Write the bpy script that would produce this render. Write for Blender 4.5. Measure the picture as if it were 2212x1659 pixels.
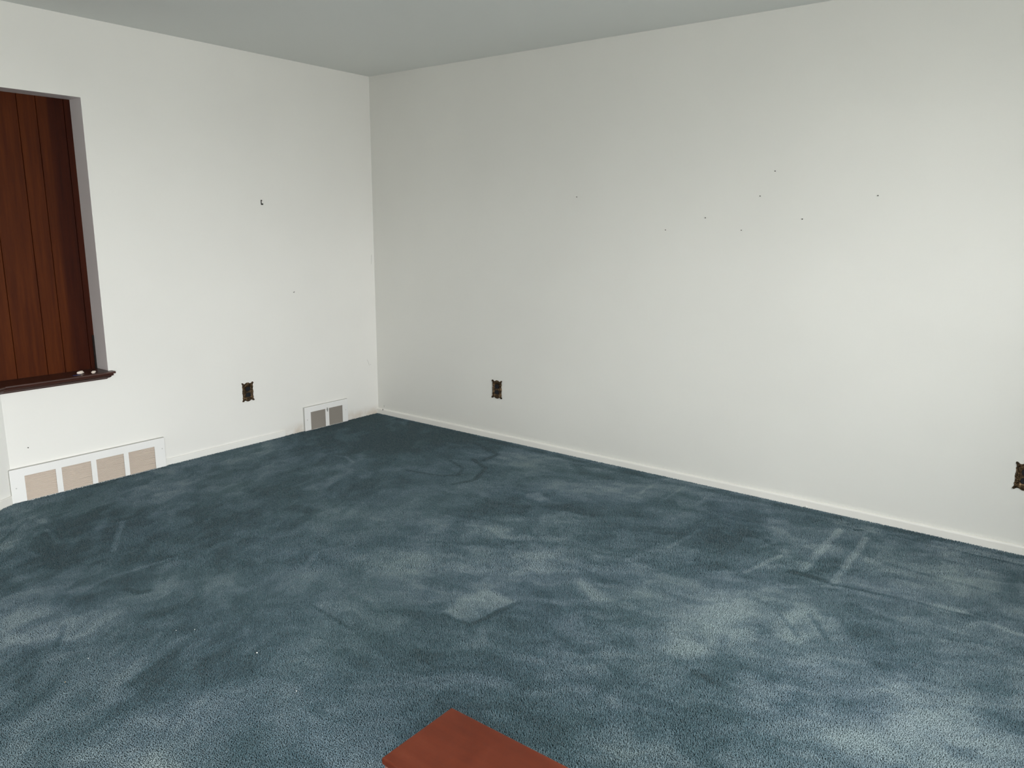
import bpy, bmesh, math
import numpy as np
from mathutils import Vector, Matrix

for o in list(bpy.data.objects):
    bpy.data.objects.remove(o, do_unlink=True)
COL = bpy.context.scene.collection
SC = bpy.context.scene
rng = np.random.default_rng(7)

# ------------------------------------------------------------------ camera
cam_d = bpy.data.cameras.new('camera')
cam_d.sensor_fit = 'HORIZONTAL'
cam_d.sensor_width = 36.0
cam_d.lens = 36.0 * 1649.66 / 2212.0
cam_d.clip_start = 0.05
cam = bpy.data.objects.new('camera', cam_d)
COL.objects.link(cam)
_yaw, _pitch, _roll = -0.656101, -0.203018, 0.00716990
_f = Vector((math.sin(_yaw) * math.cos(_pitch), math.cos(_yaw) * math.cos(_pitch), math.sin(_pitch)))
_r0 = Vector((math.cos(_yaw), -math.sin(_yaw), 0.0))
_u0 = _r0.cross(_f)
_r = math.cos(_roll) * _r0 + math.sin(_roll) * _u0
_u = -math.sin(_roll) * _r0 + math.cos(_roll) * _u0
_m = Matrix((( _r.x, _u.x, -_f.x, 4.3056), (_r.y, _u.y, -_f.y, -3.9083), (_r.z, _u.z, -_f.z, 1.4082), (0, 0, 0, 1)))
cam.matrix_world = _m
SC.camera = cam

# ------------------------------------------------------------------ light
SC.view_settings.view_transform = 'Standard'
SC.view_settings.look = 'None'
SC.view_settings.gamma = 1.0
SC.view_settings.use_curve_mapping = False
SC.view_settings.exposure = 0.0

ROOM_X, ROOM_Y, ROOM_Z = 5.2, -5.6, 2.44
# daylight openings of the room: (y0, y1, z0, z1)
WIN1 = (-3.00, -1.85, 1.14, 2.20)     # both in the wall at x = ROOM_X
WIN2 = (-5.25, -4.05, 0.12, 1.35)
SKY_GAIN = 34.5
w = bpy.data.worlds.new('daylight')
SC.world = w
w.use_nodes = True
nt = w.node_tree
nt.nodes.clear()
wo = nt.nodes.new('ShaderNodeOutputWorld')
bg = nt.nodes.new('ShaderNodeBackground')
tc = nt.nodes.new('ShaderNodeTexCoord')
sp = nt.nodes.new('ShaderNodeSeparateXYZ')
rp = nt.nodes.new('ShaderNodeValToRGB')
mr = nt.nodes.new('ShaderNodeMapRange')
nt.links.new(tc.outputs['Generated'], sp.inputs[0])
mr.inputs['From Min'].default_value = -1.0
mr.inputs['From Max'].default_value = 1.0
nt.links.new(sp.outputs['Z'], mr.inputs['Value'])
nt.links.new(mr.outputs[0], rp.inputs[0])
e = rp.color_ramp.elements
e[0].position = 0.0; e[0].color = (0.34, 0.34, 0.33, 1)
e[1].position = 1.0; e[1].color = (0.95, 0.98, 1.0, 1)
x_ = e.new(0.48); x_.color = (0.42, 0.42, 0.40, 1)
x_ = e.new(0.53); x_.color = (0.985, 0.99, 0.985, 1)
nt.links.new(rp.outputs[0], bg.inputs['Color'])
bg.inputs['Strength'].default_value = SKY_GAIN
nt.links.new(bg.outputs[0], wo.inputs[0])


def portal(name, loc, rot, sx, sy):
    d = bpy.data.lights.new(name, 'AREA')
    d.shape = 'RECTANGLE'; d.size = sx; d.size_y = sy
    d.cycles.is_portal = True
    o = bpy.data.objects.new(name, d)
    o.location = loc; o.rotation_euler = rot
    COL.objects.link(o)
    return o


for _w in (WIN1, WIN2):
    portal('window_portal', (ROOM_X + 0.06, (_w[0] + _w[1]) / 2, (_w[2] + _w[3]) / 2), (math.radians(90), 0, math.radians(90)), _w[1] - _w[0], _w[3] - _w[2])

# ------------------------------------------------------------------ helpers
def link(name, bm, m=None, parent=None, smooth=False):
    me = bpy.data.meshes.new(name)
    bmesh.ops.recalc_face_normals(bm, faces=bm.faces)
    bm.to_mesh(me); bm.free()
    if smooth:
        for p in me.polygons: p.use_smooth = True
    if m: me.materials.append(m)
    o = bpy.data.objects.new(name, me)
    COL.objects.link(o)
    if parent: o.parent = parent
    return o


def struct(name, bm, m, **k):
    o = link(name, bm, m, **k); o['kind'] = 'structure'; return o


def thing(name, label, cat, loc=(0, 0, 0), rotz=0.0, group=None):
    o = bpy.data.objects.new(name, None)
    o.empty_display_size = 0.05
    COL.objects.link(o)
    o.location = loc; o.rotation_euler = (0, 0, rotz)
    return tag(o, label, cat, group)


def tag(o, label, cat, group=None, kind=None):
    o['label'] = label; o['category'] = cat
    if group: o['group'] = group
    if kind: o['kind'] = kind
    return o


def box(bm, a, b, bevel=0.0, seg=2):
    x0, y0, z0 = [min(a[i], b[i]) for i in range(3)]
    x1, y1, z1 = [max(a[i], b[i]) for i in range(3)]
    r = bmesh.ops.create_cube(bm, size=1.0, matrix=Matrix.Translation(((x0 + x1) / 2, (y0 + y1) / 2, (z0 + z1) / 2)) @ Matrix.Diagonal((x1 - x0, y1 - y0, z1 - z0, 1)))
    if bevel:
        vs = set(r['verts'])
        es = [e for e in bm.edges if e.verts[0] in vs and e.verts[1] in vs]
        bmesh.ops.bevel(bm, geom=es, offset=bevel, segments=seg, affect='EDGES', profile=0.5)
    return bm


def B(*boxes, bevel=0.0):
    bm = bmesh.new()
    for a, b in boxes: box(bm, a, b, bevel)
    return bm


def prism(bm, poly, z0, z1):
    """closed vertical prism over a plan polygon"""
    lo = [bm.verts.new((x, y, z0)) for x, y in poly]
    hi = [bm.verts.new((x, y, z1)) for x, y in poly]
    bm.faces.new(lo[::-1]); bm.faces.new(hi)
    n = len(poly)
    for i in range(n):
        j = (i + 1) % n
        bm.faces.new((lo[i], lo[j], hi[j], hi[i]))
    return bm


def loft(bm, rings, cap=True, closed=True):
    vv = [[bm.verts.new(p) for p in r] for r in rings]
    for a, b in zip(vv[:-1], vv[1:]):
        n = len(a)
        for i in range(n if closed else n - 1):
            j = (i + 1) % n
            bm.faces.new((a[i], a[j], b[j], b[i]))
    if cap and closed:
        bm.faces.new(vv[0][::-1]); bm.faces.new(vv[-1])
    return vv


def rod(bm, p, q, r, n=10, r2=None):
    p, q = Vector(p), Vector(q); d = (q - p).normalized()
    u = d.orthogonal().normalized(); v = d.cross(u)
    r2 = r if r2 is None else r2
    loft(bm, [[p + (math.cos(t) * u + math.sin(t) * v) * r for t in np.linspace(0, 2 * math.pi, n, endpoint=False)],
              [q + (math.cos(t) * u + math.sin(t) * v) * r2 for t in np.linspace(0, 2 * math.pi, n, endpoint=False)]])


# ------------------------------------------------------------------ materials
def mat(name, col, rough=0.6, metal=0.0, spec=0.5):
    m = bpy.data.materials.new(name); m.use_nodes = True
    b = m.node_tree.nodes['Principled BSDF']
    b.inputs['Base Color'].default_value = (*col, 1)
    b.inputs['Roughness'].default_value = rough
    b.inputs['Metallic'].default_value = metal
    b.inputs['Specular IOR Level'].default_value = spec
    return m, m.node_tree, b


def N(nt, t, **k):
    n = nt.nodes.new(t)
    for a, v in k.items():
        if a in n.inputs: n.inputs[a].default_value = v
        else: setattr(n, a, v)
    return n


def noise(nt, scale, detail=4, rough=0.5, coord='Object', stretch=(1, 1, 1)):
    t = N(nt, 'ShaderNodeTexCoord'); mp = N(nt, 'ShaderNodeMapping')
    mp.inputs['Scale'].default_value = stretch
    nt.links.new(t.outputs[coord], mp.inputs[0])
    n = N(nt, 'ShaderNodeTexNoise', Scale=scale, Detail=detail, Roughness=rough)
    nt.links.new(mp.outputs[0], n.inputs['Vector'])
    return n


def ramp(nt, src, stops):
    r = N(nt, 'ShaderNodeValToRGB'); e = r.color_ramp.elements
    e[0].position, e[0].color = stops[0][0], (*stops[0][1], 1)
    e[1].position, e[1].color = stops[-1][0], (*stops[-1][1], 1)
    for p, c in stops[1:-1]:
        x = e.new(p); x.color = (*c, 1)
    nt.links.new(src, r.inputs[0]); return r


def bump(nt, b, src, strength, dist):
    bp = N(nt, 'ShaderNodeBump', Strength=strength, Distance=dist)
    nt.links.new(src, bp.inputs['Height']); nt.links.new(bp.outputs[0], b.inputs['Normal'])


def paint(name, col, var=0.03, rough=0.55, bs=0.12):
    m, nt, b = mat(name, col, rough, spec=0.35)
    n = noise(nt, 0.9, 3)
    c1 = tuple(c * (1 - var) for c in col); c2 = tuple(min(1, c * (1 + var)) for c in col)
    r = ramp(nt, n.outputs[0], [(0.3, c1), (0.7, c2)])
    nt.links.new(r.outputs[0], b.inputs['Base Color'])
    f = noise(nt, 220, 3)
    bump(nt, b, f.outputs[0], bs, 0.001)
    return m


def wood(name, dark, mid, light, rough, axis='Z', scale=1.0, tone=None, spec=0.5, coat=0.0):
    """straight grain running along one axis"""
    m, nt, b = mat(name, mid, rough, spec=spec)
    st = {'X': (0.5, 9, 9), 'Y': (9, 0.5, 9), 'Z': (9, 9, 0.5)}[axis]
    n = noise(nt, 6 * scale, 6, 0.6, stretch=st)
    n2 = noise(nt, 40 * scale, 3, 0.6, stretch=st)
    mx = N(nt, 'ShaderNodeMath', operation='MULTIPLY_ADD'); mx.inputs[1].default_value = 0.25
    nt.links.new(n2.outputs[0], mx.inputs[0]); 
    sub = N(nt, 'ShaderNodeMath', operation='SUBTRACT'); sub.inputs[1].default_value = 0.125
    nt.links.new(n.outputs[0], sub.inputs[0]); nt.links.new(sub.outputs[0], mx.inputs[2])
    r = ramp(nt, mx.outputs[0], [(0.3, dark), (0.5, mid), (0.72, light)])
    out = r.outputs[0]
    if tone:
        out = tone(nt, out)
    nt.links.new(out, b.inputs['Base Color'])
    b.inputs['Coat Weight'].default_value = coat
    b.inputs['Coat Roughness'].default_value = 0.25
    bump(nt, b, n2.outputs[0], 0.08, 0.001)
    return m


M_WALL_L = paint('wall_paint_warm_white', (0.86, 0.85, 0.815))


def grime(m):
    # brownish dirt rubbed into the paint low on the left wall, either side of the small vent
    nt = m.node_tree; b = nt.nodes['Principled BSDF']
    src = b.inputs['Base Color'].links[0].from_socket
    t = N(nt, 'ShaderNodeTexCoord'); s = N(nt, 'ShaderNodeSeparateXYZ'); nt.links.new(t.outputs['Object'], s.inputs[0])
    def step(out, a, c):
        r = N(nt, 'ShaderNodeMapRange'); r.interpolation_type = 'SMOOTHSTEP'
        r.inputs['From Min'].default_value = a; r.inputs['From Max'].default_value = c
        nt.links.new(out, r.inputs['Value']); return r.outputs[0]
    def mul(p, q):
        r = N(nt, 'ShaderNodeMath', operation='MULTIPLY'); nt.links.new(p, r.inputs[0])
        if isinstance(q, float): r.inputs[1].default_value = q
        else: nt.links.new(q, r.inputs[1])
        return r.outputs[0]
    n = noise(nt, 9, 4, 0.6)
    f = mul(mul(step(s.outputs['Z'], 0.085, 0.0), step(s.outputs['Y'], -0.98, -0.74)), mul(step(n.outputs[0], 0.25, 0.7), 0.75))
    mx = N(nt, 'ShaderNodeMix', data_type='RGBA'); mx.blend_type = 'MULTIPLY'
    nt.links.new(f, mx.inputs['Factor']); nt.links.new(src, mx.inputs[6]); mx.inputs[7].default_value = (0.70, 0.60, 0.50, 1)
    nt.links.new(mx.outputs[2], b.inputs['Base Color'])


M_WALL_LG = paint('wall_paint_warm_white_soiled', (0.86, 0.85, 0.815)); grime(M_WALL_LG)
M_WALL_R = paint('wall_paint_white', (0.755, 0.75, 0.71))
M_CEIL = paint('ceiling_paint', (0.80, 0.82, 0.795), 0.015, 0.8, 0.2)
M_REVEAL = paint('reveal_paint', (0.84, 0.80, 0.80), 0.02)
M_TRIMW = paint('trim_paint', (0.84, 0.82, 0.775), 0.04, 0.4, 0.05)
M_VENT = paint('vent_enamel', (0.88, 0.875, 0.86), 0.015, 0.35, 0.03)
M_GRILLE = paint('grille_beige', (0.70, 0.60, 0.515), 0.06, 0.5, 0.03)
M_GRILLE2 = paint('grille_taupe', (0.42, 0.385, 0.34), 0.08, 0.5, 0.03)
M_RIM_SHADE, _, _ = mat('rim_shade_grey', (0.50, 0.50, 0.47), 0.6)  # grey puts the shade of the white vent edges into their colour
M_DUCT, _, _ = mat('duct_dark', (0.05, 0.045, 0.04), 0.8)
M_SCREW, _, _ = mat('painted_screw', (0.62, 0.62, 0.60), 0.4)
M_NAIL, _, _ = mat('nail_steel', (0.06, 0.055, 0.05), 0.45, 0.6)
M_DARKGAP, _, _ = mat('black_plastic', (0.008, 0.009, 0.012), 0.5, 0.0, 0.3)
M_CHIP, _, _ = mat('bare_plaster', (0.30, 0.30, 0.28), 0.9)
M_SCUFF, _, _ = mat('grey_scuff', (0.30, 0.29, 0.27), 0.9)
M_LINT, _, _ = mat('white_lint', (0.85, 0.85, 0.82), 0.9)
M_LINT2, _, _ = mat('tan_crumb', (0.55, 0.38, 0.22), 0.9)
M_CRUMB = paint('plaster_crumb', (0.80, 0.70, 0.62), 0.12, 0.9, 0.6)
M_BLUE, _, _ = mat('blue_foil', (0.03, 0.04, 0.14), 0.5)

# bronze wall plates
M_BRONZE, nt_, b_ = mat('antique_bronze', (0.10, 0.065, 0.035), 0.38, 0.75)
_n = noise(nt_, 90, 4)
_r = ramp(nt_, _n.outputs[0], [(0.35, (0.028, 0.018, 0.010)), (0.55, (0.10, 0.062, 0.032)), (0.75, (0.26, 0.17, 0.09))])
nt_.links.new(_r.outputs[0], b_.inputs['Base Color'])
bump(nt_, b_, _n.outputs[0], 0.4, 0.001)


# wood: panelling, fading to a darker tone beside the reveal
def panel_tone(nt, src):
    t = N(nt, 'ShaderNodeTexCoord'); s = N(nt, 'ShaderNodeSeparateXYZ')
    nt.links.new(t.outputs['Object'], s.inputs[0])
    mr = N(nt, 'ShaderNodeMapRange'); mr.interpolation_type = 'SMOOTHSTEP'
    mr.inputs['From Min'].default_value = -2.125; mr.inputs['From Max'].default_value = -2.075
    nt.links.new(s.outputs['Y'], mr.inputs['Value'])
    mx = N(nt, 'ShaderNodeMix', data_type='RGBA'); mx.blend_type = 'MULTIPLY'
    nt.links.new(mr.outputs[0], mx.inputs['Factor'])
    nt.links.new(src, mx.inputs[6]); mx.inputs[7].default_value = (0.50, 0.36, 0.36, 1)
    return mx.outputs[2]


M_PANEL = wood('panel_wood', (0.050, 0.0090, 0.0010), (0.072, 0.0140, 0.0014), (0.096, 0.0215, 0.0026), 0.55, 'Z', 0.8, panel_tone, spec=0.12)
M_GROOVE, _, _ = mat('groove_dark', (0.006, 0.002, 0.001), 0.9)
M_LEDGE = wood('ledge_wood', (0.024, 0.008, 0.0055), (0.046, 0.016, 0.011), (0.085, 0.031, 0.021), 0.38, 'Y', 1.0)
def cab_tone(nt, src):
    n = noise(nt, 7.0, 5, 0.6); n.inputs['Distortion'].default_value = 0.6
    r = ramp(nt, n.outputs[0], [(0.30, (0.80, 0.76, 0.74)), (0.5, (1.0, 1.0, 1.0)), (0.72, (1.22, 1.42, 1.6))])
    mx = N(nt, 'ShaderNodeMix', data_type='RGBA'); mx.blend_type = 'MULTIPLY'; mx.inputs['Factor'].default_value = 1.0
    nt.links.new(src, mx.inputs[6]); nt.links.new(r.outputs[0], mx.inputs[7])
    return mx.outputs[2]


M_CAB = wood('cabinet_wood', (0.080, 0.015, 0.006), (0.105, 0.020, 0.008), (0.135, 0.030, 0.013), 0.42, 'X', 0.18, cab_tone, spec=0.25)
M_CABSIDE = wood('cabinet_side_wood', (0.16, 0.06, 0.045), (0.22, 0.09, 0.07), (0.28, 0.13, 0.10), 0.45, 'X', 0.8)

# carpet: colour follows the brushed direction of the pile (point attribute 'nap')
def carpet_mat(name, gain):
    m, nt, b = mat(name, (0.06, 0.10, 0.12), 0.85, spec=0.25)
    a = N(nt, 'ShaderNodeAttribute', attribute_name='nap')
    r = ramp(nt, a.outputs['Fac'], [(0.0, (0.040 * gain, 0.080 * gain, 0.096 * gain)),
                                    (0.30, (0.080 * gain, 0.138 * gain, 0.164 * gain)),
                                    (0.55, (0.146 * gain, 0.208 * gain, 0.240 * gain)),
                                    (1.0, (0.31 * gain, 0.385 * gain, 0.40 * gain))])
    h = noise(nt, 1.6, 4, 0.6)
    hr = ramp(nt, h.outputs[0], [(0.3, (0.99, 0.985, 1.02)), (0.7, (1.01, 1.02, 0.98))])
    mx = N(nt, 'ShaderNodeMix', data_type='RGBA'); mx.blend_type = 'MULTIPLY'; mx.inputs['Factor'].default_value = 1.0
    nt.links.new(r.outputs[0], mx.inputs[6]); nt.links.new(hr.outputs[0], mx.inputs[7])
    nt.links.new(mx.outputs[2], b.inputs['Base Color'])
    b.inputs['Sheen Weight'].default_value = 0.12
    b.inputs['Sheen Roughness'].default_value = 0.5
    return m


M_PILE = carpet_mat('carpet_yarn', 1.0)
M_PILE_BASE = carpet_mat('carpet_base', 0.8)

# ------------------------------------------------------------------ plan of the left wall
WT = 0.13                                   # depth of the recess / wall thickness
CY = -2.515                                 # where the left wall turns
ANG = math.radians(30)
DV = Vector((math.sin(ANG), -math.cos(ANG))); DN = Vector((math.cos(ANG), math.sin(ANG)))
P1 = Vector((0, CY)); P2 = P1 + DV * 0.62; P3 = P1 + DV * 1.0
Z_SILL, Z_HEAD, Y_JAMB = 0.578, 2.047, -1.981
ZF = -0.0075                                 # underside of the pile


def offset_corner(d):
    """mitred corner of the turn, d metres into the room (negative: into the wall)"""
    # intersection of x=d with the line through P1 + DN*d along DV
    q = P1 + DN * d
    t = (d - q.x) / DV.x
    return Vector((d, q.y + DV.y * t))


# --- floor and ceiling
def nap_noise(x, y, scale, seed):
    g = np.random.default_rng(seed).random((96, 96))
    u = (x / scale) % 96; v = (y / scale) % 96
    i = np.floor(u).astype(int); j = np.floor(v).astype(int)
    fu = u - i; fv = v - j
    fu = fu * fu * (3 - 2 * fu); fv = fv * fv * (3 - 2 * fv)
    i2 = (i + 1) % 96; j2 = (j + 1) % 96
    return ((g[i % 96, j % 96] * (1 - fu) + g[i2, j % 96] * fu) * (1 - fv) + (g[i % 96, j2] * (1 - fu) + g[i2, j2] * fu) * fv)


NAP_PATCHES = [
    ([(2.509, -1.737), (2.673, -1.749), (2.639, -1.986), (2.517, -1.988), (2.487, -1.863)], 0.75, 0.025),
    ([(2.369, -1.853), (2.491, -1.715), (2.53, -1.872), (2.517, -1.988), (2.419, -1.96)], 0.4, 0.06),
    ([(2.089, -2.255), (2.087, -2.2), (2.184, -2.146), (2.306, -2.229), (2.328, -2.274)], 0.35, 0.03),
    ([(1.818, -1.902), (1.919, -1.759), (2.143, -1.618), (2.268, -1.882), (2.02, -1.956)], 0.35, 0.06),
    ([(2.427, -1.416), (2.529, -1.311), (2.621, -1.45), (2.518, -1.549)], 0.4, 0.04),
    ([(1.982, -0.765), (2.024, -0.695), (2.119, -0.739), (2.103, -0.805), (2.016, -0.803)], 0.7, 0.02),
    ([(2.412, -1.09), (2.373, -1.005), (2.393, -1.011), (2.424, -1.081)], 0.6, 0.015),
    ([(1.949, -1.46), (1.904, -1.38), (1.942, -1.349), (1.992, -1.426)], 0.5, 0.04),
    ([(2.01, -1.272), (2.068, -1.165), (2.221, -1.178), (2.272, -1.28), (2.155, -1.373)], 0.35, 0.06),
    ([(2.75, -1.446), (2.804, -1.445), (2.914, -1.519), (2.872, -1.553)], 0.5, 0.04),
    ([(2.681, -1.982), (2.72, -1.951), (2.773, -2.041), (2.742, -2.066)], 0.5, 0.04),
    ([(2.872, -1.715), (2.907, -1.674), (2.947, -1.72), (2.918, -1.752)], 0.5, 0.03),
    ([(3.207, -1.493), (3.308, -1.137), (3.382, -1.078), (3.405, -1.296), (3.432, -1.468), (3.405, -1.678), (3.362, -1.713), (3.262, -1.655)], 0.8, 0.09),
    ([(3.507, -1.315), (3.529, -1.074), (3.649, -1.08), (3.745, -1.221), (3.755, -1.248), (3.558, -1.4)], 0.5, 0.025),
    ([(3.442, -0.65), (3.565, -0.521), (3.576, -0.728), (3.466, -0.788)], -0.4, 0.03),
    ([(4.109, -0.253), (4.19, -0.189), (4.22, -0.577), (4.153, -0.536)], -0.4, 0.05),
    ([(-0.243, -0.894), (0.0, 0.01), (1.294, -0.023), (1.172, -0.527), (0.776, -0.784), (0.311, -0.961)], -0.5, 0.15),
    ([(1.909, -0.175), (2.182, -0.148), (2.241, -0.251), (2.013, -0.285)], -0.5, 0.03),
    ([(0.403, -2.625), (0.472, -2.276), (0.603, -2.053), (1.064, -2.292), (1.178, -2.57), (0.97, -2.736), (0.696, -2.766)], -0.4, 0.06),
    ([(0.549, -2.404), (0.513, -2.355), (0.571, -2.348), (0.635, -2.41)], 0.4, 0.03),
    ([(0.389, -2.715), (0.267, -2.552), (0.289, -2.455), (0.691, -2.738), (0.621, -2.795)], 0.4, 0.05),
    ([(0.336, -2.551), (0.353, -2.492), (0.445, -2.532), (0.399, -2.561)], 0.5, 0.02),
    ([(1.263, -3.017), (1.296, -2.865), (1.574, -2.709), (1.696, -2.792), (1.704, -2.895), (1.571, -3.015), (1.486, -3.094)], 0.6, 0.07),
    ([(0.835, -2.833), (1.062, -2.815), (1.141, -2.854), (0.967, -2.865)], 0.5, 0.05),
    ([(1.233, -2.782), (1.279, -2.669), (1.333, -2.686), (1.301, -2.776)], 0.5, 0.03),
    ([(1.227, -2.491), (1.344, -2.357), (1.478, -2.521), (1.387, -2.572)], 0.35, 0.05),
    ([(1.97, -3.261), (2.297, -2.856), (2.596, -3.076), (2.241, -3.355)], 0.45, 0.2),
    ([(2.395, -3.136), (2.379, -3.067), (2.389, -3.017), (2.516, -3.049), (2.539, -3.099)], 0.7, 0.05),
    ([(2.241, -2.997), (2.267, -2.948), (2.319, -2.962), (2.299, -2.999)], 0.5, 0.04),
    ([(1.524, -2.671), (1.765, -2.432), (2.418, -2.714), (2.218, -2.871), (1.811, -2.859)], -0.3, 0.12),
    ([(3.925, -1.444), (4.126, -1.375), (4.237, -1.485), (4.294, -1.545), (4.308, -1.73), (4.031, -1.948), (3.832, -1.839), (3.885, -1.742), (3.988, -1.746)], 0.55, 0.06),
    ([(3.637, -1.674), (3.667, -1.634), (3.697, -1.658), (3.673, -1.693)], 0.4, 0.03),
    ([(3.752, -1.658), (3.794, -1.628), (3.841, -1.697), (3.801, -1.728)], 0.5, 0.04),
    ([(3.252, -2.065), (3.27, -2.026), (3.34, -2.069), (3.311, -2.097)], 0.5, 0.03),
    ([(3.576, -1.493), (3.692, -1.426), (3.793, -1.469), (3.778, -1.521), (3.665, -1.536)], 0.4, 0.04),
    ([(0.685, -1.278), (0.726, -1.108), (0.833, -1.125), (0.859, -1.248), (0.752, -1.312)], 0.35, 0.04),
    ([(1.214, -1.588), (1.242, -1.522), (1.383, -1.562), (1.363, -1.619)], 0.4, 0.04),
    ([(2.901, -0.482), (3.121, -0.383), (3.257, -0.755), (3.109, -0.81)], -0.25, 0.1),
    ([(2.174, -1.492), (2.99, -0.84), (3.213, -1.329), (2.517, -1.883)], 0.15, 0.25),
    ([(3.508, -0.222), (4.141, -0.229), (4.142, -0.73), (3.664, -0.772)], 0.2, 0.08),
    ([(3.164, -1.932), (3.522, -1.649), (3.79, -2.004), (3.395, -2.315)], -0.1, 0.15),
    ([(2.664, -1.812), (2.855, -1.75), (3.021, -2.045), (2.832, -2.125)], -0.15, 0.08),
    ([(1.107, -2.141), (1.422, -1.666), (1.766, -1.943), (1.545, -2.295)], -0.2, 0.12),
    ([(0.855, -0.451), (1.171, -0.305), (1.353, -0.381), (1.196, -0.378), (1.058, -0.49)], 0.2, 0.03),
]
NAP_STROKES = [
    ([(3.505, -1.218), (3.603, -1.333)], -0.4, 0.012),
    ([(3.592, -1.148), (3.7, -1.292)], -0.4, 0.014),
    ([(3.45, -0.217), (3.453, -0.776)], 0.5, 0.022),
    ([(3.578, -0.243), (3.585, -0.819)], 0.5, 0.02),
    ([(3.423, -0.822), (3.559, -0.819)], -0.7, 0.022),
    ([(3.506, -0.172), (3.539, -0.153)], -1.6, 0.008),
    ([(3.317, -0.133), (3.772, -0.15), (4.184, -0.112)], 0.3, 0.012),
    ([(3.904, -0.137), (4.186, -0.14)], -0.5, 0.012),
    ([(3.588, -0.832), (3.884, -0.788), (4.136, -0.787)], -0.5, 0.012),
    ([(3.733, -0.8), (4.024, -0.765), (4.239, -0.83)], 0.4, 0.018),
    ([(3.714, -0.487), (4.121, -0.512)], -0.3, 0.015),
    ([(2.443, -0.109), (2.459, -0.364)], 0.3, 0.012),
    ([(2.596, -0.078), (2.601, -0.387)], 0.25, 0.012),
    ([(2.764, -0.119), (2.774, -0.337)], 0.25, 0.012),
    ([(3.325, -0.688), (3.27, -0.944)], 0.45, 0.014),
    ([(3.258, -0.546), (3.227, -0.651)], 0.3, 0.012),
    ([(2.924, -0.638), (2.903, -0.91)], 0.3, 0.014),
    ([(0.893, -0.319), (0.996, -0.221), (1.126, -0.173), (1.407, -0.286), (1.415, -0.443)], -0.6, 0.02),
    ([(1.348, -0.46), (1.52, -0.547), (1.613, -0.746), (1.565, -0.888)], -0.6, 0.018),
    ([(1.26, -0.568), (1.415, -0.632), (1.486, -0.753), (1.401, -0.822), (1.192, -0.869)], -0.5, 0.014),
    ([(0.626, -0.944), (0.691, -0.917), (0.815, -0.964)], 0.5, 0.015),
    ([(0.688, -2.293), (0.995, -2.484)], 0.5, 0.016),
    ([(0.496, -2.281), (0.872, -2.518)], 0.3, 0.03),
    ([(0.515, -2.564), (0.717, -2.596)], 0.4, 0.014),
    ([(0.675, -2.72), (0.815, -2.714)], 0.35, 0.014),
    ([(1.407, -2.628), (1.474, -2.61), (1.484, -2.577)], -0.6, 0.018),
    ([(2.089, -2.255), (2.335, -2.281)], -0.5, 0.01),
    ([(1.63, -2.976), (1.514, -2.898)], -0.4, 0.014),
    ([(1.289, -2.737), (1.243, -2.618), (1.279, -2.35)], 0.3, 0.016),
    ([(2.522, -1.993), (2.649, -1.999), (2.682, -1.751)], -0.4, 0.014),
    ([(2.064, -0.109), (1.894, -0.152)], -0.4, 0.015),
    ([(0.268, -0.052), (2.362, -0.09), (4.179, -0.038)], -0.35, 0.03),
    ([(3.414, -1.769), (3.515, -1.786)], -0.3, 0.02),
    ([(0.508, -2.756), (0.3, -2.565)], -0.4, 0.01),
]



def seg_dist(x, y, a, b):
    ax, ay = a; bx, by = b
    dx, dy = bx - ax, by - ay
    t = np.clip(((x - ax) * dx + (y - ay) * dy) / (dx * dx + dy * dy + 1e-12), 0, 1)
    return np.hypot(x - ax - t * dx, y - ay - t * dy)


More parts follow.
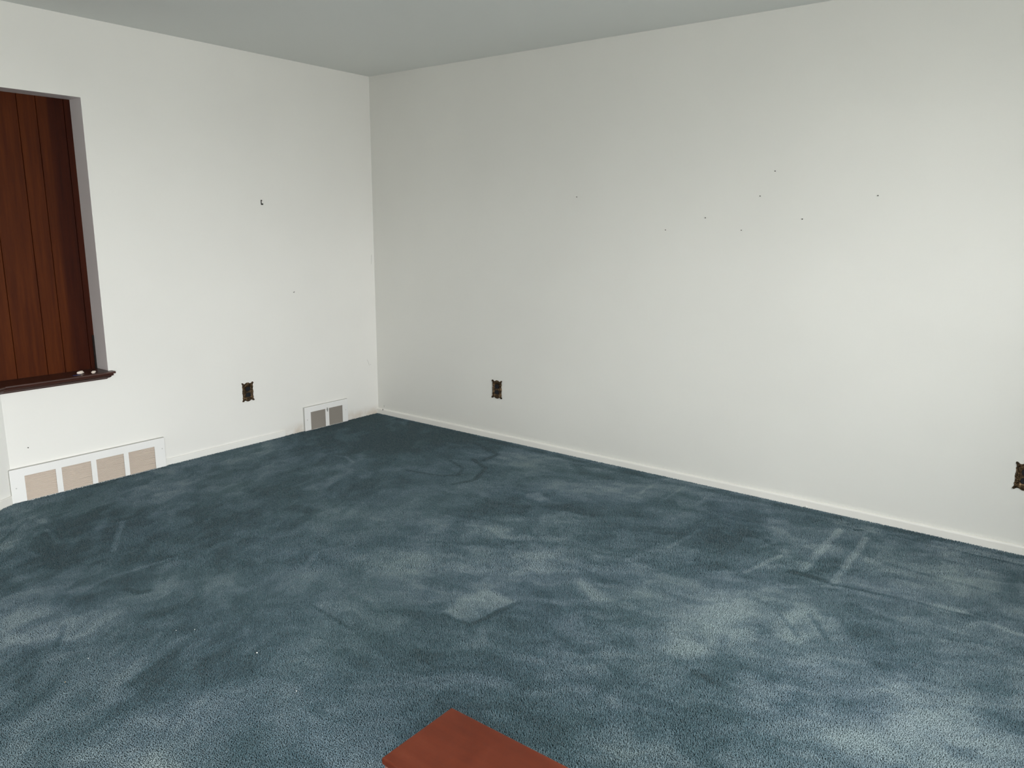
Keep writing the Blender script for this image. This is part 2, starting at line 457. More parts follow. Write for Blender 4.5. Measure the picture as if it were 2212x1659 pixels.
def nap_field(x, y):
    """0..1, how far the pile is brushed towards the light side, at floor points"""
    wx = x + 0.07 * (nap_noise(x, y, 0.16, 50) - 0.5) + 0.03 * (nap_noise(x, y, 0.05, 51) - 0.5)
    wy = y + 0.07 * (nap_noise(x, y, 0.16, 52) - 0.5) + 0.03 * (nap_noise(x, y, 0.05, 53) - 0.5)

    def layered(u, v, sd):
        o = 0.24 * (nap_noise(u, v, 0.45, sd) - 0.5)
        for sc, wd, am, k in ((0.26, .12, .09, 1), (0.14, .10, .12, 2), (0.075, .09, .13, 3), (0.042, .10, .10, 4), (0.024, .14, .05, 5)):
            q = nap_noise(u, v, sc, sd + k)
            t = np.clip((q - 0.5) / wd * 0.5 + 0.5, 0, 1)
            o += am * (t * t * (3 - 2 * t) - 0.5) + 0.10 * (q - 0.5)
        return o
    # brushed along the right wall on the right, along the left wall on the left
    ca, sa = 0.93, 0.37
    nR = layered((wx * ca + wy * sa) / 1.9, -wx * sa + wy * ca, 1)
    nL = layered(wx * ca + wy * sa, (-wx * sa + wy * ca) / 1.9, 11)
    wt = np.clip((x + 0.6 * (y + 1.8) - 1.3) / 1.2, 0, 1); wt = wt * wt * (3 - 2 * wt)
    n = nR * wt + nL * (1 - wt)
    val = 0.37 + 0.86 * n + 0.02 * (x - 2.0)
    hx = x + 0.02 * (nap_noise(x, y, 0.08, 60) - 0.5); hy = y + 0.02 * (nap_noise(x, y, 0.08, 61) - 0.5)
    for poly, amp, soft in NAP_PATCHES:
        px = np.array([p[0] for p in poly]); py = np.array([p[1] for p in poly])
        mg = 3 * soft
        sel = np.where((hx > px.min() - mg) & (hx < px.max() + mg) & (hy > py.min() - mg) & (hy < py.max() + mg))[0]
        if len(sel) == 0: continue
        X, Y = hx[sel], hy[sel]
        d = np.full(len(sel), 1e9); ins = np.zeros(len(sel), bool)
        n_ = len(poly)
        for k in range(n_):
            a = poly[k]; b = poly[(k + 1) % n_]
            d = np.minimum(d, seg_dist(X, Y, a, b))
            with np.errstate(divide='ignore', invalid='ignore'):
                cr = ((a[1] > Y) != (b[1] > Y)) & (X < (b[0] - a[0]) * (Y - a[1]) / (b[1] - a[1] + 1e-12) + a[0])
            ins ^= cr
        sd = np.where(ins, d, -d)
        t = np.clip(sd / soft * 0.5 + 0.5, 0, 1); t = t * t * (3 - 2 * t)
        val[sel] += 0.52 * amp * t * (0.75 + 0.5 * nap_noise(X, Y, 0.06, 70))
    for line, amp, hw in NAP_STROKES:
        px = np.array([p[0] for p in line]); py = np.array([p[1] for p in line])
        sel = np.where((hx > px.min() - .1) & (hx < px.max() + .1) & (hy > py.min() - .1) & (hy < py.max() + .1))[0]
        if len(sel) == 0: continue
        X = 0.6 * x[sel] + 0.4 * hx[sel]; Y = 0.6 * y[sel] + 0.4 * hy[sel]
        d = np.full(len(sel), 1e9)
        for k in range(len(line) - 1): d = np.minimum(d, seg_dist(X, Y, line[k], line[k + 1]))
        t = np.clip(1.3 - d / hw, 0, 1); t = t * t * (3 - 2 * t)
        val[sel] += 0.62 * amp * t * (0.7 + 0.6 * nap_noise(X, Y, 0.07, 71))
    return np.clip(val, 0, 1)


def np_mesh(name, co, faces, nside, m, attr=None):
    me = bpy.data.meshes.new(name)
    nf = len(faces)
    me.vertices.add(len(co)); me.vertices.foreach_set('co', co.astype(np.float32).ravel())
    me.loops.add(nf * nside); me.loops.foreach_set('vertex_index', faces.astype(np.int32).ravel())
    me.polygons.add(nf)
    me.polygons.foreach_set('loop_start', np.arange(0, nf * nside, nside, dtype=np.int32))
    me.polygons.foreach_set('loop_total', np.full(nf, nside, dtype=np.int32))
    me.update(calc_edges=True)
    if attr is not None:
        at = me.attributes.new('nap', 'FLOAT', 'POINT'); at.data.foreach_set('value', attr.astype(np.float32))
    me.materials.append(m)
    o = bpy.data.objects.new(name, me); COL.objects.link(o)
    return o


X0F, X1F, Y0F, Y1F = -0.16, ROOM_X, ROOM_Y, 0.0
gx = np.arange(X0F, X1F + 0.02, 0.02); gy = np.arange(Y0F, Y1F + 0.02, 0.02)
GX, GY = np.meshgrid(gx, gy, indexing='ij')
fx, fy = GX.ravel(), GY.ravel()
nx, ny = len(gx), len(gy)
idx = np.arange(nx * ny).reshape(nx, ny)
quads = np.stack([idx[:-1, :-1], idx[1:, :-1], idx[1:, 1:], idx[:-1, 1:]], -1).reshape(-1, 4)
fl = np_mesh('floor', np.stack([fx, fy, np.full(len(fx), ZF)], -1), quads, 4, M_PILE_BASE, nap_field(fx, fy))
fl['kind'] = 'structure'


# --- pile: one small yarn tuft after another, leaning the way it was brushed
def tufts(x0, x1, y0, y1, step, keep):
    a = np.arange(x0, x1, step); b = np.arange(y0, y1, step)
    A, Bq = np.meshgrid(a, b, indexing='ij')
    x = (A + rng.uniform(-.5, .5, A.shape) * step).ravel(); y = (Bq + rng.uniform(-.5, .5, A.shape) * step).ravel()
    k = keep(x, y) & (x > 0.004) & (y < -0.008) & (x < ROOM_X - .01) & (y > ROOM_Y + .01)
    k &= ~((x > 3.355) & (x < 4.27) & (y > -3.078) & (y < -2.874))      # nothing under the cabinet
    # stay in front of the turned wall
    k &= ~((y < CY) & ((x - P1.x) * DN.x + (y - P1.y) * DN.y < 0.012) & (x < P3.x + .02))
    k &= ~((y < P3.y) & (x < P3.x + .01))
    return x[k], y[k]


def near(x, y):
    d = (x - 4.3056) * -0.598 + (y + 3.9083) * 0.776
    lat = (x - 4.3056) * 0.79 + (y + 3.9083) * 0.61
    return (d > 1.4) & (d < 2.9) & (np.abs(lat) < 0.75 * d + 0.35)


def mid(x, y):
    d = (x - 4.3056) * -0.598 + (y + 3.9083) * 0.776
    lat = (x - 4.3056) * 0.79 + (y + 3.9083) * 0.61
    return (d >= 2.9) & (np.abs(lat) < 0.75 * d + 0.35)


xa, ya = tufts(0, ROOM_X, ROOM_Y, 0, 0.0036, near)
xb, yb = tufts(0, ROOM_X, ROOM_Y, 0, 0.0050, mid)
xc, yc = tufts(0, ROOM_X, ROOM_Y, 0, 0.0092, lambda x, y: ~(near(x, y) | mid(x, y)))
X = np.concatenate([xa, xb, xc]); Y = np.concatenate([ya, yb, yc])
RAD = np.concatenate([np.full(len(xa), .0019), np.full(len(xb), .0027), np.full(len(xc), .0050)])
nT = len(X)
nv = nap_field(X, Y)
hgt = rng.uniform(0.0060, 0.0080, nT) * (0.92 + 0.12 * nv)
th = rng.uniform(0, 2 * np.pi, nT)
lean = rng.normal(0, 0.0020, (nT, 2))
lean[:, 0] += (nv - 0.4) * 0.006; lean[:, 1] += -(nv - 0.4) * 0.006
co = np.zeros((nT, 7, 3))
for k in range(3):
    t = th + k * 2 * np.pi / 3
    co[:, k, 0] = X + np.cos(t) * RAD * 0.8; co[:, k, 1] = Y + np.sin(t) * RAD * 0.8; co[:, k, 2] = ZF
    t2 = t + 0.5
    co[:, 3 + k, 0] = X + 0.55 * lean[:, 0] + np.cos(t2) * RAD; co[:, 3 + k, 1] = Y + 0.55 * lean[:, 1] + np.sin(t2) * RAD
    co[:, 3 + k, 2] = ZF + hgt * 0.62
co[:, 6, 0] = X + lean[:, 0]; co[:, 6, 1] = Y + lean[:, 1]; co[:, 6, 2] = ZF + hgt
f = []
for k in range(3):
    j = (k + 1) % 3
    f += [[k, j, 3 + j], [k, 3 + j, 3 + k], [3 + k, 3 + j, 6]]
f = np.array(f)
faces = (f[None] + (np.arange(nT) * 7)[:, None, None]).reshape(-1, 3)
yarn = np.clip(nv + rng.normal(0, 0.07, nT), 0, 1)
at = np.repeat(yarn, 7)
pile = np_mesh('carpet_pile', co.reshape(-1, 3), faces, 3, M_PILE, at)
pile.data.polygons.foreach_set('use_smooth', np.ones(len(faces), bool))
tag(pile, 'worn blue-green cut-pile carpet with brushed light and dark patches', 'carpet', kind='stuff')

struct('ceiling', B(((-0.2, ROOM_Y - .1, ROOM_Z), (ROOM_X + .1, 0.1, ROOM_Z + .1))), M_CEIL)

# --- left wall with the recess, its turned part and the stretch beyond
bm = bmesh.new()
c_in = offset_corner(-WT)
prism(bm, [(0, 0.1), (0, Y_JAMB), (-WT, Y_JAMB), (-WT, 0.1)], ZF - .02, ROOM_Z)
prism(bm, [(0, Y_JAMB), (0, CY), tuple(c_in), (-WT, Y_JAMB)], ZF - .02, Z_SILL)
prism(bm, [(0, Y_JAMB), (0, CY), tuple(c_in), (-WT, Y_JAMB)], Z_HEAD, ROOM_Z)
wall_left = struct('wall_left', bm, M_WALL_LG)
bm = bmesh.new()
b2 = P2 - DN * WT; b3 = P3 - DN * WT
prism(bm, [tuple(P1), tuple(P2), tuple(b2), tuple(c_in)], ZF - .02, Z_SILL)
prism(bm, [tuple(P1), tuple(P2), tuple(b2), tuple(c_in)], Z_HEAD, ROOM_Z)
prism(bm, [tuple(P2), tuple(P3), tuple(b3), tuple(b2)], ZF - .02, ROOM_Z)
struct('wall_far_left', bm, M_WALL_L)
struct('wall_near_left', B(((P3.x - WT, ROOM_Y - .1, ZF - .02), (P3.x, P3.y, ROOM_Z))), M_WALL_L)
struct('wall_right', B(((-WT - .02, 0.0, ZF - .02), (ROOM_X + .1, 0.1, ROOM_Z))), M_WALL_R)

# grey painted lining of the recess: jamb and head
bm = bmesh.new()
box(bm, (-WT, Y_JAMB, 0.6125), (-0.0005, Y_JAMB - 0.0008, Z_HEAD))
prism(bm, [(-0.0005, Y_JAMB), (-0.0005, CY), tuple(c_in), (-WT, Y_JAMB)], Z_HEAD - 0.0008, Z_HEAD)
prism(bm, [(P1.x - .0005, P1.y), tuple(P2 - DN * .0005), tuple(b2), tuple(c_in)], Z_HEAD - 0.0008, Z_HEAD)
struct('trim_1', bm, M_REVEAL)

# walls behind the camera, with their windows
bm = bmesh.new()
ys_ = sorted([WIN2[0], WIN2[1], WIN1[0], WIN1[1]])
for a, b_ in ((ROOM_Y - .1, ys_[0]), (ys_[1], ys_[2]), (ys_[3], 0.1)):
    box(bm, (ROOM_X, a, ZF - .02), (ROOM_X + .1, b_, ROOM_Z))
for w_ in (WIN1, WIN2):
    box(bm, (ROOM_X, w_[0], ZF - .02), (ROOM_X + .1, w_[1], w_[2]))
    box(bm, (ROOM_X, w_[0], w_[3]), (ROOM_X + .1, w_[1], ROOM_Z))
struct('wall_rear', bm, M_WALL_L)
struct('wall_near', B(((P3.x - WT, ROOM_Y - .1, ZF - .02), (ROOM_X, ROOM_Y, ROOM_Z))), M_WALL_L)


def window(name, axis, pos, win):
    w0, w1, z0, z1 = win; t = 0.045
    bm = bmesh.new()
    def bar(p, q, r_, s_):
        if axis == 'x': box(bm, (pos + .03, p, r_), (pos + .07, q, s_), .004)
        else: box(bm, (p, pos - .07, r_), (q, pos - .03, s_), .004)
    bar(w0, w0 + t, z0, z1); bar(w1 - t, w1, z0, z1); bar(w0, w1, z0, z0 + t); bar(w0, w1, z1 - t, z1)
    bar((w0 + w1) / 2 - t / 2, (w0 + w1) / 2 + t / 2, z0, z1)
    struct(name, bm, M_TRIMW)


window('window_1', 'x', ROOM_X, WIN1)
window('window_2', 'x', ROOM_X, WIN2)

# --- wood panelling that closes the recess: boards with cut grooves
def panelling():
    # the boards stand behind the back edge of the ledge
    xs = -WT
    grooves = [-2.014, -2.148, -2.236, -2.384, -2.50]
    bm = bmesh.new()
    edges = [Y_JAMB + .02] + grooves
    for a, b in zip(edges[:-1], edges[1:]):
        box(bm, (xs - .012, a - .0012, 0.585), (xs, b + .0012, Z_HEAD + .05), .0012, 1)
    box(bm, (xs - .012, grooves[-1] - .0012, 0.585), (xs, c_in.y - .01, Z_HEAD + .05), .0012, 1)
    box(bm, (xs - .02, Y_JAMB + .02, 0.585), (xs - .008, c_in.y, Z_HEAD + .05))
    # turned part
    cc = offset_corner(-WT); dd = 0.0
    for w_ in (0.13, 0.10, 0.16, 0.12, 0.2):
        p = cc + DV * (dd + .0012); q = cc + DV * (dd + w_ - .0012); dd += w_
        prism(bm, [tuple(p), tuple(q), tuple(q - DN * .012), tuple(p - DN * .012)], 0.585, Z_HEAD + .05)
    p = cc; q = cc + DV * dd
    prism(bm, [tuple(p - DN * .008), tuple(q - DN * .008), tuple(q - DN * .02), tuple(p - DN * .02)], 0.585, Z_HEAD + .05)
    return bm


pn = struct('wall_panelled', panelling(), M_PANEL)
# narrow dark strip low beside the jamb
link('dark_strip', B(((-WT, Y_JAMB - .012, Z_SILL), (-WT + .006, Y_JAMB - .003, 0.80))), M_GROOVE, pn)

# --- moulded ledge along the bottom of the recess
# profile: (distance into the room, height)
PROF = [(-WT + .001, 0.612), (0.040, 0.612), (0.045, 0.6095), (0.046, 0.605), (0.044, 0.601), (0.037, 0.5995), (0.036, 0.597),
        (0.038, 0.594), (0.037, 0.590), (0.032, 0.588), (0.029, 0.587), (0.027, 0.582), (0.021, 0.577), (0.013, 0.574), (0.011, 0.570),
        (-0.0, 0.570), (-0.0, Z_SILL), (-WT + .001, Z_SILL)]
bm = bmesh.new()
rings = []
def endy(d): return -1.962 - (0.046 - max(d, 0)) * 0.95 if d > 0.0 else -1.962 - 0.044
r0, r1, r2 = [], [], []
for d, z in PROF:
    if z > 0.6 or d > 0:
        ye = -1.962 - (0.046 - max(min(d, .046), 0)) * (0.95 if z < 0.6 else 0.0)
    else: ye = -2.0
    if d < -.05: ye = Y_JAMB - .003
    if d <= 0.0 and z <= Z_SILL: ye = -2.006
    r0.append((d, ye, z))
    c = offset_corner(d); r1.append((c.x, c.y, z))
    p = P1 + DN * d + DV * 0.619; r2.append((p.x, p.y, z))
# the top lip runs past the jamb only in front of the wall face
r0[0] = (-WT + .001, Y_JAMB - .003, 0.612)
loft(bm, [r0, r1, r2])
box(bm, (0.0006, -1.962, 0.600), (0.040, -1.99, 0.6118))
ledge = link('wooden_ledge', bm, M_LEDGE)
tag(ledge, 'dark brown moulded wooden ledge below the panelled wall recess', 'ledge')

# --- baseboards
def bb_profile(d0, h, r):
    pts = [(0, ZF), (d0, ZF), (d0, h - r)]
    for k in range(1, 7):
        t = k / 6 * math.pi / 2
        pts.append((d0 - r + r * math.cos(t), h - r + r * math.sin(t)))
    pts.append((0, h)); return pts


bm = bmesh.new()
pr = bb_profile(0.015, 0.038, 0.010)
xs_ = np.linspace(0.0, ROOM_X, 60)
loft(bm, [[(x, -d, z + 0.0012 * math.sin(x * 2.3)) if z > 0 else (x, -d, z) for d, z in pr] for x in xs_])
struct('baseboard_right', bm, M_TRIMW)
bm = bmesh.new()
pl = bb_profile(0.010, 0.035, 0.0025)
for ya_, yb_ in ((-0.86, -1.709),):
    loft(bm, [[(d, ya_, z) for d, z in pl], [(d, yb_, z) for d, z in pl]])
struct('baseboard_left', bm, M_WALL_L)
bm = bmesh.new()
pl2 = bb_profile(0.010, 0.040, 0.004)
def far_ring(s): return [tuple((P1 + DN * d + DV * s).to_tuple()) + (z,) for d, z in pl2]
loft(bm, [[(offset_corner(d).x, offset_corner(d).y, z) for d, z in pl2], far_ring(1.0)])
struct('baseboard_far_left', bm, M_TRIMW)

# ------------------------------------------------------------------ vents
def vent(label, y_left, y_right, ztop, dep, cells, zcell, gm, nslat, screws, name='wall_vent'):
    """flanged floor-level register on the wall x=0; y grows towards the right"""
    t = thing(name, label, 'vent', (0, (y_left + y_right) / 2, ZF), 0)
    oy = (y_left + y_right) / 2
    L, Rr = y_left - oy, y_right - oy
    z1 = ztop - ZF; zc = zcell - ZF
    fr = bmesh.new()
    # face built from strips around the openings, with rolled outer edge
    xs0, xs1 = dep - 0.003, dep
    ins = 0.0035
    ys = [L + ins] + [v for c in cells for v in (c[0] - oy, c[1] - oy)] + [Rr - ins]
    for k in range(0, len(ys), 2):
        box(fr, (xs0, ys[k], 0), (xs1, ys[k + 1], zc))
    box(fr, (xs0, L + ins, zc), (xs1, Rr - ins, z1 - ins))
    box(fr, (xs0, L + ins, 0), (xs1, Rr - ins, 0.006))
    # sloping rim from the wall to the face: left, top, right
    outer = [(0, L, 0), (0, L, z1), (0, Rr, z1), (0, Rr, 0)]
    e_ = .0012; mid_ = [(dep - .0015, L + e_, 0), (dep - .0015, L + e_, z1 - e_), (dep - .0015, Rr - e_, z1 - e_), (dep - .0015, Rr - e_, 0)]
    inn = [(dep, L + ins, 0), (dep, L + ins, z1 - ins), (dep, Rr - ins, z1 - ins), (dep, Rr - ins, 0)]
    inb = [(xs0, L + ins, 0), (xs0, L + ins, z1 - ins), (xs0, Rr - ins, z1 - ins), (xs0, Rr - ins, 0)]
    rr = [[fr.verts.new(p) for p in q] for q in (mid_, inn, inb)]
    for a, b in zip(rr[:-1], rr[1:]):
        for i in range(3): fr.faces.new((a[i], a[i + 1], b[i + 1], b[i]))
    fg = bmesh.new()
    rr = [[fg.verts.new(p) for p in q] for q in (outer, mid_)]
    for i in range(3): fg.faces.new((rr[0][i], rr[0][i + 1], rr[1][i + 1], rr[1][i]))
    link('shaded_rim', fg, M_RIM_SHADE, t)['label'] = 'vent edge with its shade painted in grey'
    link('frame', fr, M_VENT, t)
    for c in cells:
        a, b = c[0] - oy, c[1] - oy
        g = bmesh.new()
        p = zc / nslat
        for k in range(nslat + 1):
            z = k * p
            z += 0.0003 * math.sin(k * 5.1 + c[1] * 30)
            q = [(xs0 - .0065, z + p * .70), (xs0 - .0005, z + p * .12), (xs0 - .0005, z + p * .42), (xs0 - .0065, z + p * .95)]
            jit = 0.0006 * math.sin(k * 3.7 + c[0] * 40)
            lo = [g.verts.new((x_ , a - .001, min(max(z_, 0.001), zc + .004))) for x_, z_ in q]
            hi = [g.verts.new((x_ , b + .001, min(max(z_ + jit, 0.001), zc + .004))) for x_, z_ in q]
            g.faces.new(lo); g.faces.new(hi[::-1])
            for i in range(4):
                j = (i + 1) % 4
                g.faces.new((lo[i], hi[i], hi[j], lo[j]))
        link('grille', g, gm, t)
    link('backing', B(((0.001, L + .014, 0), (0.003, Rr - .014, z1 - .014))), M_DUCT if gm is M_GRILLE else M_GRILLE2, t)
    for sy, sz in screws:
        s = bmesh.new()
        rod(s, (xs1, sy - oy, sz - ZF), (xs1 + .0012, sy - oy, sz - ZF), .0038, 14, .003)
        box(s, (xs1 + .0010, sy - oy - .003, sz - ZF - .0004), (xs1 + .0014, sy - oy + .003, sz - ZF + .0004))
        link('screw', s, M_SCREW, t)
    return t


vent('long low white vent grille with four beige louvred openings below the ledge', -2.530, -1.709, 0.175, 0.022,
     [(-2.462, -2.312), (-2.283, -2.132), (-2.104, -1.953), (-1.926, -1.773)], 0.132, M_GRILLE, 21, [(-2.505, 0.075), (-1.728, 0.11)])
sv = vent('small white vent grille with two grey openings near the room corner', -0.700, -0.312, 0.166, 0.017,
          [(-0.648, -0.519), (-0.488, -0.364)], 0.126, M_GRILLE2, 30, [(-0.678, 0.075), (-0.335, 0.085)])
lv = bmesh.new()
box(lv, (0.016, 0.000, 0.112), (0.024, 0.004, 0.140), .0008)
box(lv, (0.016, -0.004, 0.124), (0.021, 0.009, 0.129), .0008)
link('lever', lv, M_CHIP, sv)

# ------------------------------------------------------------------ ornate outlets
def smooth_outline(n=220):
    """scrolled rococo outline, half sizes about 42 x 62 mm (u across, v up)"""
    half = [(0, .0600), (0.0060, .0615), (0.0110, .0590), (0.0160, .0555), (0.0220, .0545), (0.0280, .0560), (0.0320, .0600), (0.0370, .0625), (0.0415, .0615),
            (0.0425, .0570), (0.0395, .0525), (0.0384, .0490), (0.0379, .0420), (0.0384, .0370), (0.0405, .0345), (0.0392, .0310), (0.0378, .0260), (0.0374, .0180),
            (0.0384, .0110), (0.0400, .0070), (0.0392, .0020), (0.0405, -.0030), (0.0392, -.0090), (0.0381, -.0150), (0.0377, -.0240), (0.0384, -.0320),
            (0.0405, -.0370), (0.0389, -.0410), (0.0386, -.0470), (0.0400, -.0510), (0.0430, -.0560), (0.0425, -.0605), (0.0380, -.0630), (0.0330, -.0610),
            (0.0290, -.0575), (0.0230, -.0560), (0.0170, -.0575), (0.0120, -.0610), (0.0060, -.0635), (0, -.0640)]
    pts = half + [(-u, v) for u, v in half[-2:0:-1]]
    P = np.array(pts); m = len(P)
    out = []
    for k in range(n):
        t = k / n * m; i = int(t); f_ = t - i
        p0, p1, p2, p3 = P[(i - 1) % m], P[i % m], P[(i + 1) % m], P[(i + 2) % m]
        out.append(0.5 * ((2 * p1) + (-p0 + p2) * f_ + (2 * p0 - 5 * p1 + 4 * p2 - p3) * f_ ** 2 + (-p0 + 3 * p1 - 3 * p2 + p3) * f_ ** 3))
    return np.array(out)


OUT = smooth_outline()


def outlet(label, loc, rotz):
    """plate in local x (across) and z (up), facing -y"""
    t = thing('wall_outlet', label, 'outlet', loc, rotz, None)
    bm = bmesh.new()
    n = len(OUT)
    inner = []
    for u, v in OUT:                      # inner flat field, a rounded rectangle 24 x 42 mm
        a = math.atan2(v / 0.040, u / 0.021)
        c, s = math.cos(a), math.sin(a)
        k = 1.0 / (abs(c) ** 5 + abs(s) ** 5) ** (1 / 5)
        inner.append((0.021 * k * c, 0.040 * k * s))
    inner = np.array(inner)
    ss = [0, .04, .10, .18, .26, .34, .42, .50, .58, .66, .74, .82, .90, 1.0]
    hh = [0.0, 0.003, .0052, .0068, .0048, .0060, .0088, .0096, .0070, .0056, .0078, .0070, .0042, .0030]
    rings = [[(float(u), 0.0, float(v)) for u, v in OUT]]
    for s, h in zip(ss[1:], hh[1:]):
        q = []
        for k in range(n):
            u, v = OUT[k] * (1 - s) + inner[k] * s
            leaf = 1 + 0.22 * math.sin(k / n * 2 * math.pi * 34 + s * 9) * math.sin(math.pi * s) + 0.12 * math.sin(k / n * 2 * math.pi * 12)
            q.append((float(u), -h * leaf, float(v)))
        rings.append(q)
    vv = loft(bm, rings, cap=False)
    bm.faces.new(vv[-1]); bm.faces.new(vv[0][::-1])
    link('cover_plate', bm, M_BRONZE, t, smooth=True)
    # little scrolls: four corner volutes and the crest
    for cu, cv, sg in ((.0365, .0565, 1), (-.0365, .0565, -1), (.0375, -.0570, 1), (-.0375, -.0570, -1)):
        prev = None; sc = bmesh.new()
        for k in range(22):
            a = k * 0.42; r_ = 0.0052 * (1 - k / 26)
            p = (cu + sg * r_ * math.cos(a), -0.0062 - 0.0002 * k, cv + r_ * math.sin(a))
            if prev: rod(sc, prev, p, .0011, 6)
            prev = p
        link('scroll', sc, M_BRONZE, t, smooth=True)
    for cv, sg in ((.0545, 1), (-.0575, -1)):
        sc = bmesh.new()
        for du in (-.008, -.004, 0, .004, .008):
            rod(sc, (du * .3, -.006, cv - sg * .009), (du, -.0085, cv + sg * (.003 - abs(du) * .3)), .0014, 6, .0008)
        link('crest', sc, M_BRONZE, t, smooth=True)
    for cv in (0.0195, -0.0195):
        f_ = bmesh.new()
        out = []
        for k in range(36):
            a = 2 * math.pi * k / 36
            u = 0.0168 * math.cos(a); v = 0.0168 * math.sin(a)
            v = max(-.0140, min(.0140, v)); out.append((u, v))
        loft(f_, [[(u, -.002, cv + v) for u, v in out], [(u, -.0052, cv + v) for u, v in out], [(u * .95, -.0060, cv + v * .95) for u, v in out]])
        rc = link('receptacle', f_, M_DARKGAP, t)
        g = bmesh.new()
        for du, hh_ in ((-.0062, .0042), (.0062, .0034)):
            box(g, (du - .0008, -.0056, cv + .002 - hh_), (du + .0008, -.00615, cv + .002 + hh_))
        rod(g, (0, -.0056, cv - .0085), (0, -.00615, cv - .0085), .0023, 12)
        link('slot', g, M_GROOVE, rc)
    s = bmesh.new(); rod(s, (0, -.003, 0), (0, -.0060, 0), .0032, 14, .0026)
    link('screw', s, M_BRONZE, t)
    return t


HP = math.pi / 2
outlet('ornate bronze wall outlet on the left wall above the small vent', (0, -1.122, 0.349), HP)
outlet('ornate bronze wall outlet on the right wall nearest the room corner', (1.171, 0, 0.340), 0)
outlet('ornate bronze wall outlet cut off by the right edge of the photo', (4.140, 0, 0.351), 0)

# ------------------------------------------------------------------ wooden cabinet in the foreground
# seen from above: only the far end of its top and a sliver of its side show
CX, CYb, CYf, CZ = 3.364, -2.879, -3.072, 0.45
cab = thing('wooden_cabinet', 'low narrow reddish-brown wooden cabinet standing on the carpet in the foreground', 'cabinet', (CX + .45, (CYb + CYf) / 2, ZF))
hw_ = (CYb - CYf) / 2; H_ = CZ - ZF
top = bmesh.new(); box(top, (-.45, -hw_, H_ - .014), (.45, hw_, H_), .0035, 3)
link('top', top, M_CAB, cab)
bd = bmesh.new()
box(bd, (-.446, -hw_ + .004, .05), (-.430, hw_ - .002, H_ - .018), .001, 1)
box(bd, (.430, -hw_ + .004, .05), (.446, hw_ - .002, H_ - .018), .001, 1)
box(bd, (-.430, hw_ - .010, .05), (.430, hw_ - .002, H_ - .018))
box(bd, (-.430, -hw_ + .012, .05), (.430, hw_ - .010, .066))
box(bd, (-.446, -hw_ + .010, H_ - .020), (.446, hw_ - .006, H_ - .014))
link('body', bd, M_CABSIDE, cab)
for sx in (-1, 1):
    dr = bmesh.new(); box(dr, (sx * .2155 - .213, -hw_ + .001, .056), (sx * .2155 + .213, -hw_ + .015, H_ - .020), .002, 2)
    box(dr, (sx * .2155 - .165, -hw_ - .001, .105), (sx * .2155 + .165, -hw_ + .002, H_ - .065), .001, 1)
    d_ = link('door', dr, M_CABSIDE, cab)
    kn = bmesh.new(); rod(kn, (sx * .03, -hw_, .25), (sx * .03, -hw_ - .018, .25), .006, 14, .011)
    link('knob', kn, M_BRONZE, d_)
bs = bmesh.new(); box(bs, (-.435, -hw_ + .015, 0), (.435, hw_ - .006, .05))
link('plinth', bs, M_CABSIDE, cab)

# ------------------------------------------------------------------ small things on the walls
def nail(x, y, z, face, label, group='nails left in the right wall'):
    bm = bmesh.new()
    d = Vector((0, -1, 0)) if face == 'r' else Vector((1, 0, 0))
    p = Vector((x, y, z))
    rod(bm, p - d * .004, p + d * .006 + Vector((0, 0, .001)), .0011, 8)
    rod(bm, p + d * .006 + Vector((0, 0, .001)), p + d * .0075 + Vector((0, 0, .0012)), .0026, 10)
    o = link('nail', bm, M_NAIL)
    return tag(o, label, 'nail', group)


for x, z, lab in ((1.773, 1.582, 'tiny dark nail in the right wall, the one nearest the room corner'),
                  (2.357, 1.396, 'tiny dark nail in the right wall, second from the room corner'),
                  (2.586, 1.461, 'tiny dark nail in the right wall, third from the room corner'),
                  (2.786, 1.398, 'tiny dark nail in the right wall, fourth from the room corner'),
                  (2.872, 1.568, 'tiny dark nail in the right wall, just below and left of the topmost one'),
                  (2.939, 1.687, 'topmost tiny dark nail in the right wall'),
                  (3.091, 1.454, 'tiny dark nail in the right wall, second from the right'),
                  (3.425, 1.560, 'tiny dark nail farthest right in the right wall')):
    nail(x, 0, z, 'r', lab)
nail(0, -2.423, 0.270, 'l', 'tiny dark nail in the left wall just above the long vent', None)

bm = bmesh.new()                                # small dark picture-hook bracket
box(bm, (0, -.943, 1.535), (.004, -.938, 1.563), .0008)
box(bm, (0, -.941, 1.533), (.009, -.931, 1.543), .001)
box(bm, (0, -.943, 1.557), (.007, -.936, 1.564), .001)
tag(link('picture_hook', bm, M_NAIL), 'small dark metal picture hook high on the left wall', 'hook')


def mark(name, pts, r, m, parent):
    bm = bmesh.new()
    for a, b in zip(pts[:-1], pts[1:]): rod(bm, a, b, r, 6)
    o = link(name, bm, m, parent); return o


wl = wall_left; wr = bpy.data.objects['wall_right']
bm = bmesh.new()
rings = [[(.0006 * k_, -.725 + .006 * s_ * math.cos(a) + .003 * math.sin(a), .968 + .0045 * s_ * math.sin(a) * (1 + .5 * math.cos(a))) for a in np.linspace(0, 2 * math.pi, 14, endpoint=False)] for k_, s_ in ((0, 1), (1, .8))]
loft(bm, rings); link('plaster_chip', bm, M_CHIP, wl)
mark('scuff_mark', [(.0002, -.100, .425), (.0002, -.090, .408), (.0002, -.082, .388), (.0002, -.080, .378)], .0006, M_SCUFF, wl)
mark('scuff_mark', [(.0002, -.066, .386), (.0002, -.064, .380)], .0009, M_SCUFF, wl)
mark('scuff_mark', [(.0002, -.024, 1.20), (.0002, -.027, 1.16), (.0002, -.030, 1.13)], .0006, M_SCUFF, wl)
mark('scuff_mark', [(.064, -.0002, .066), (.064, -.0002, .050)], .0012, M_SCUFF, wr)
mark('scuff_mark', [(.064, -.013, .038), (.064, -.0135, .026)], .0028, M_NAIL, wr)

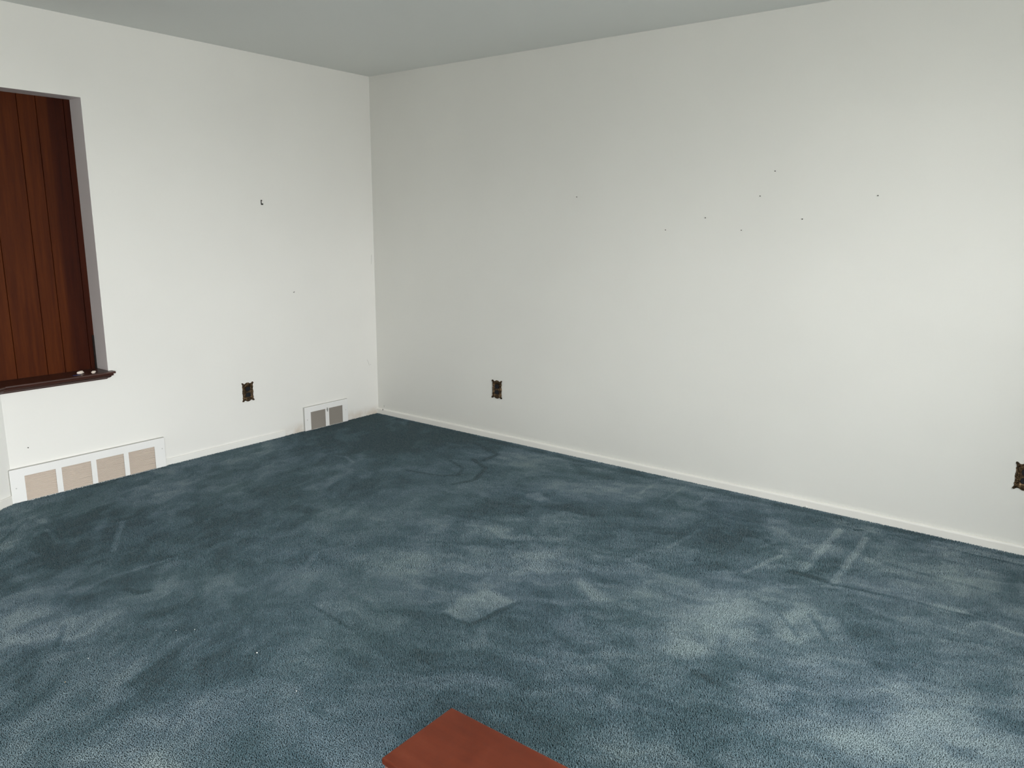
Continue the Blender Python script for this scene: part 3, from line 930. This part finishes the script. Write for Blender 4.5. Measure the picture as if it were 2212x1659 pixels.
# crumbs on the ledge
def crumb(label, loc, size, seed, m, rot=0.3, name='plaster_crumb'):
    bm = bmesh.new(); r_ = np.random.default_rng(seed)
    bmesh.ops.create_icosphere(bm, subdivisions=2, radius=1)
    for v in bm.verts:
        k = 1 + r_.uniform(-.22, .22)
        v.co = Vector((v.co.x * size[0] * k, v.co.y * size[1] * k, v.co.z * size[2] * k))
    o = link(name, bm, m); o.location = loc; o.rotation_euler = (0, rot, 0.4)
    return tag(o, label, 'debris')


crumb('pointed pale crumb of plaster lying on the wooden ledge, left of the other', (-.020, -2.118, .6195), (.009, .022, .0085), 3, M_CRUMB, 0.0)
crumb('squarish cream crumb of plaster on the wooden ledge nearest its right end', (.014, -2.066, .6185), (.008, .013, .007), 5, M_CRUMB)
bm = bmesh.new(); box(bm, (-.012, -.020, 0), (.010, .018, .0015), .0005, 1)
o = link('foil_scrap', bm, M_BLUE); o.location = (.006, -2.150, .6122)
tag(o, 'small dark blue scrap on the wooden ledge beside the pointed crumb', 'debris')
crumb('small white crumb resting against the baseboard of the right wall', (3.235, -.021, .004), (.006, .005, .005), 9, M_LINT)

for k, (x, y, r_, m, lab) in enumerate((
        (2.212, -2.582, .0042, M_LINT, 'brightest white lint speck on the carpet, left of the middle'),
        (1.908, -2.629, .0026, M_LINT, 'small white lint speck on the carpet, right one of a pair'),
        (1.863, -2.673, .0022, M_LINT, 'small pale lint speck on the carpet, left one of a pair'),
        (1.806, -2.946, .0026, M_LINT, 'small white lint speck on the carpet near the left edge'),
        (1.888, -3.052, .0026, M_LINT2, 'small tan crumb on the carpet near the left edge'),
        (2.494, -2.634, .0028, M_LINT, 'small white lint speck on the carpet behind the wooden cabinet'))):
    bm = bmesh.new(); bmesh.ops.create_icosphere(bm, subdivisions=2, radius=r_ * 0.62)
    for v in bm.verts: v.co.z *= 0.6; v.co.x *= 1.25
    o = link('lint_speck', bm, m); o.location = (x, y, 0.0015)
    tag(o, lab, 'lint', 'lint specks on the carpet')
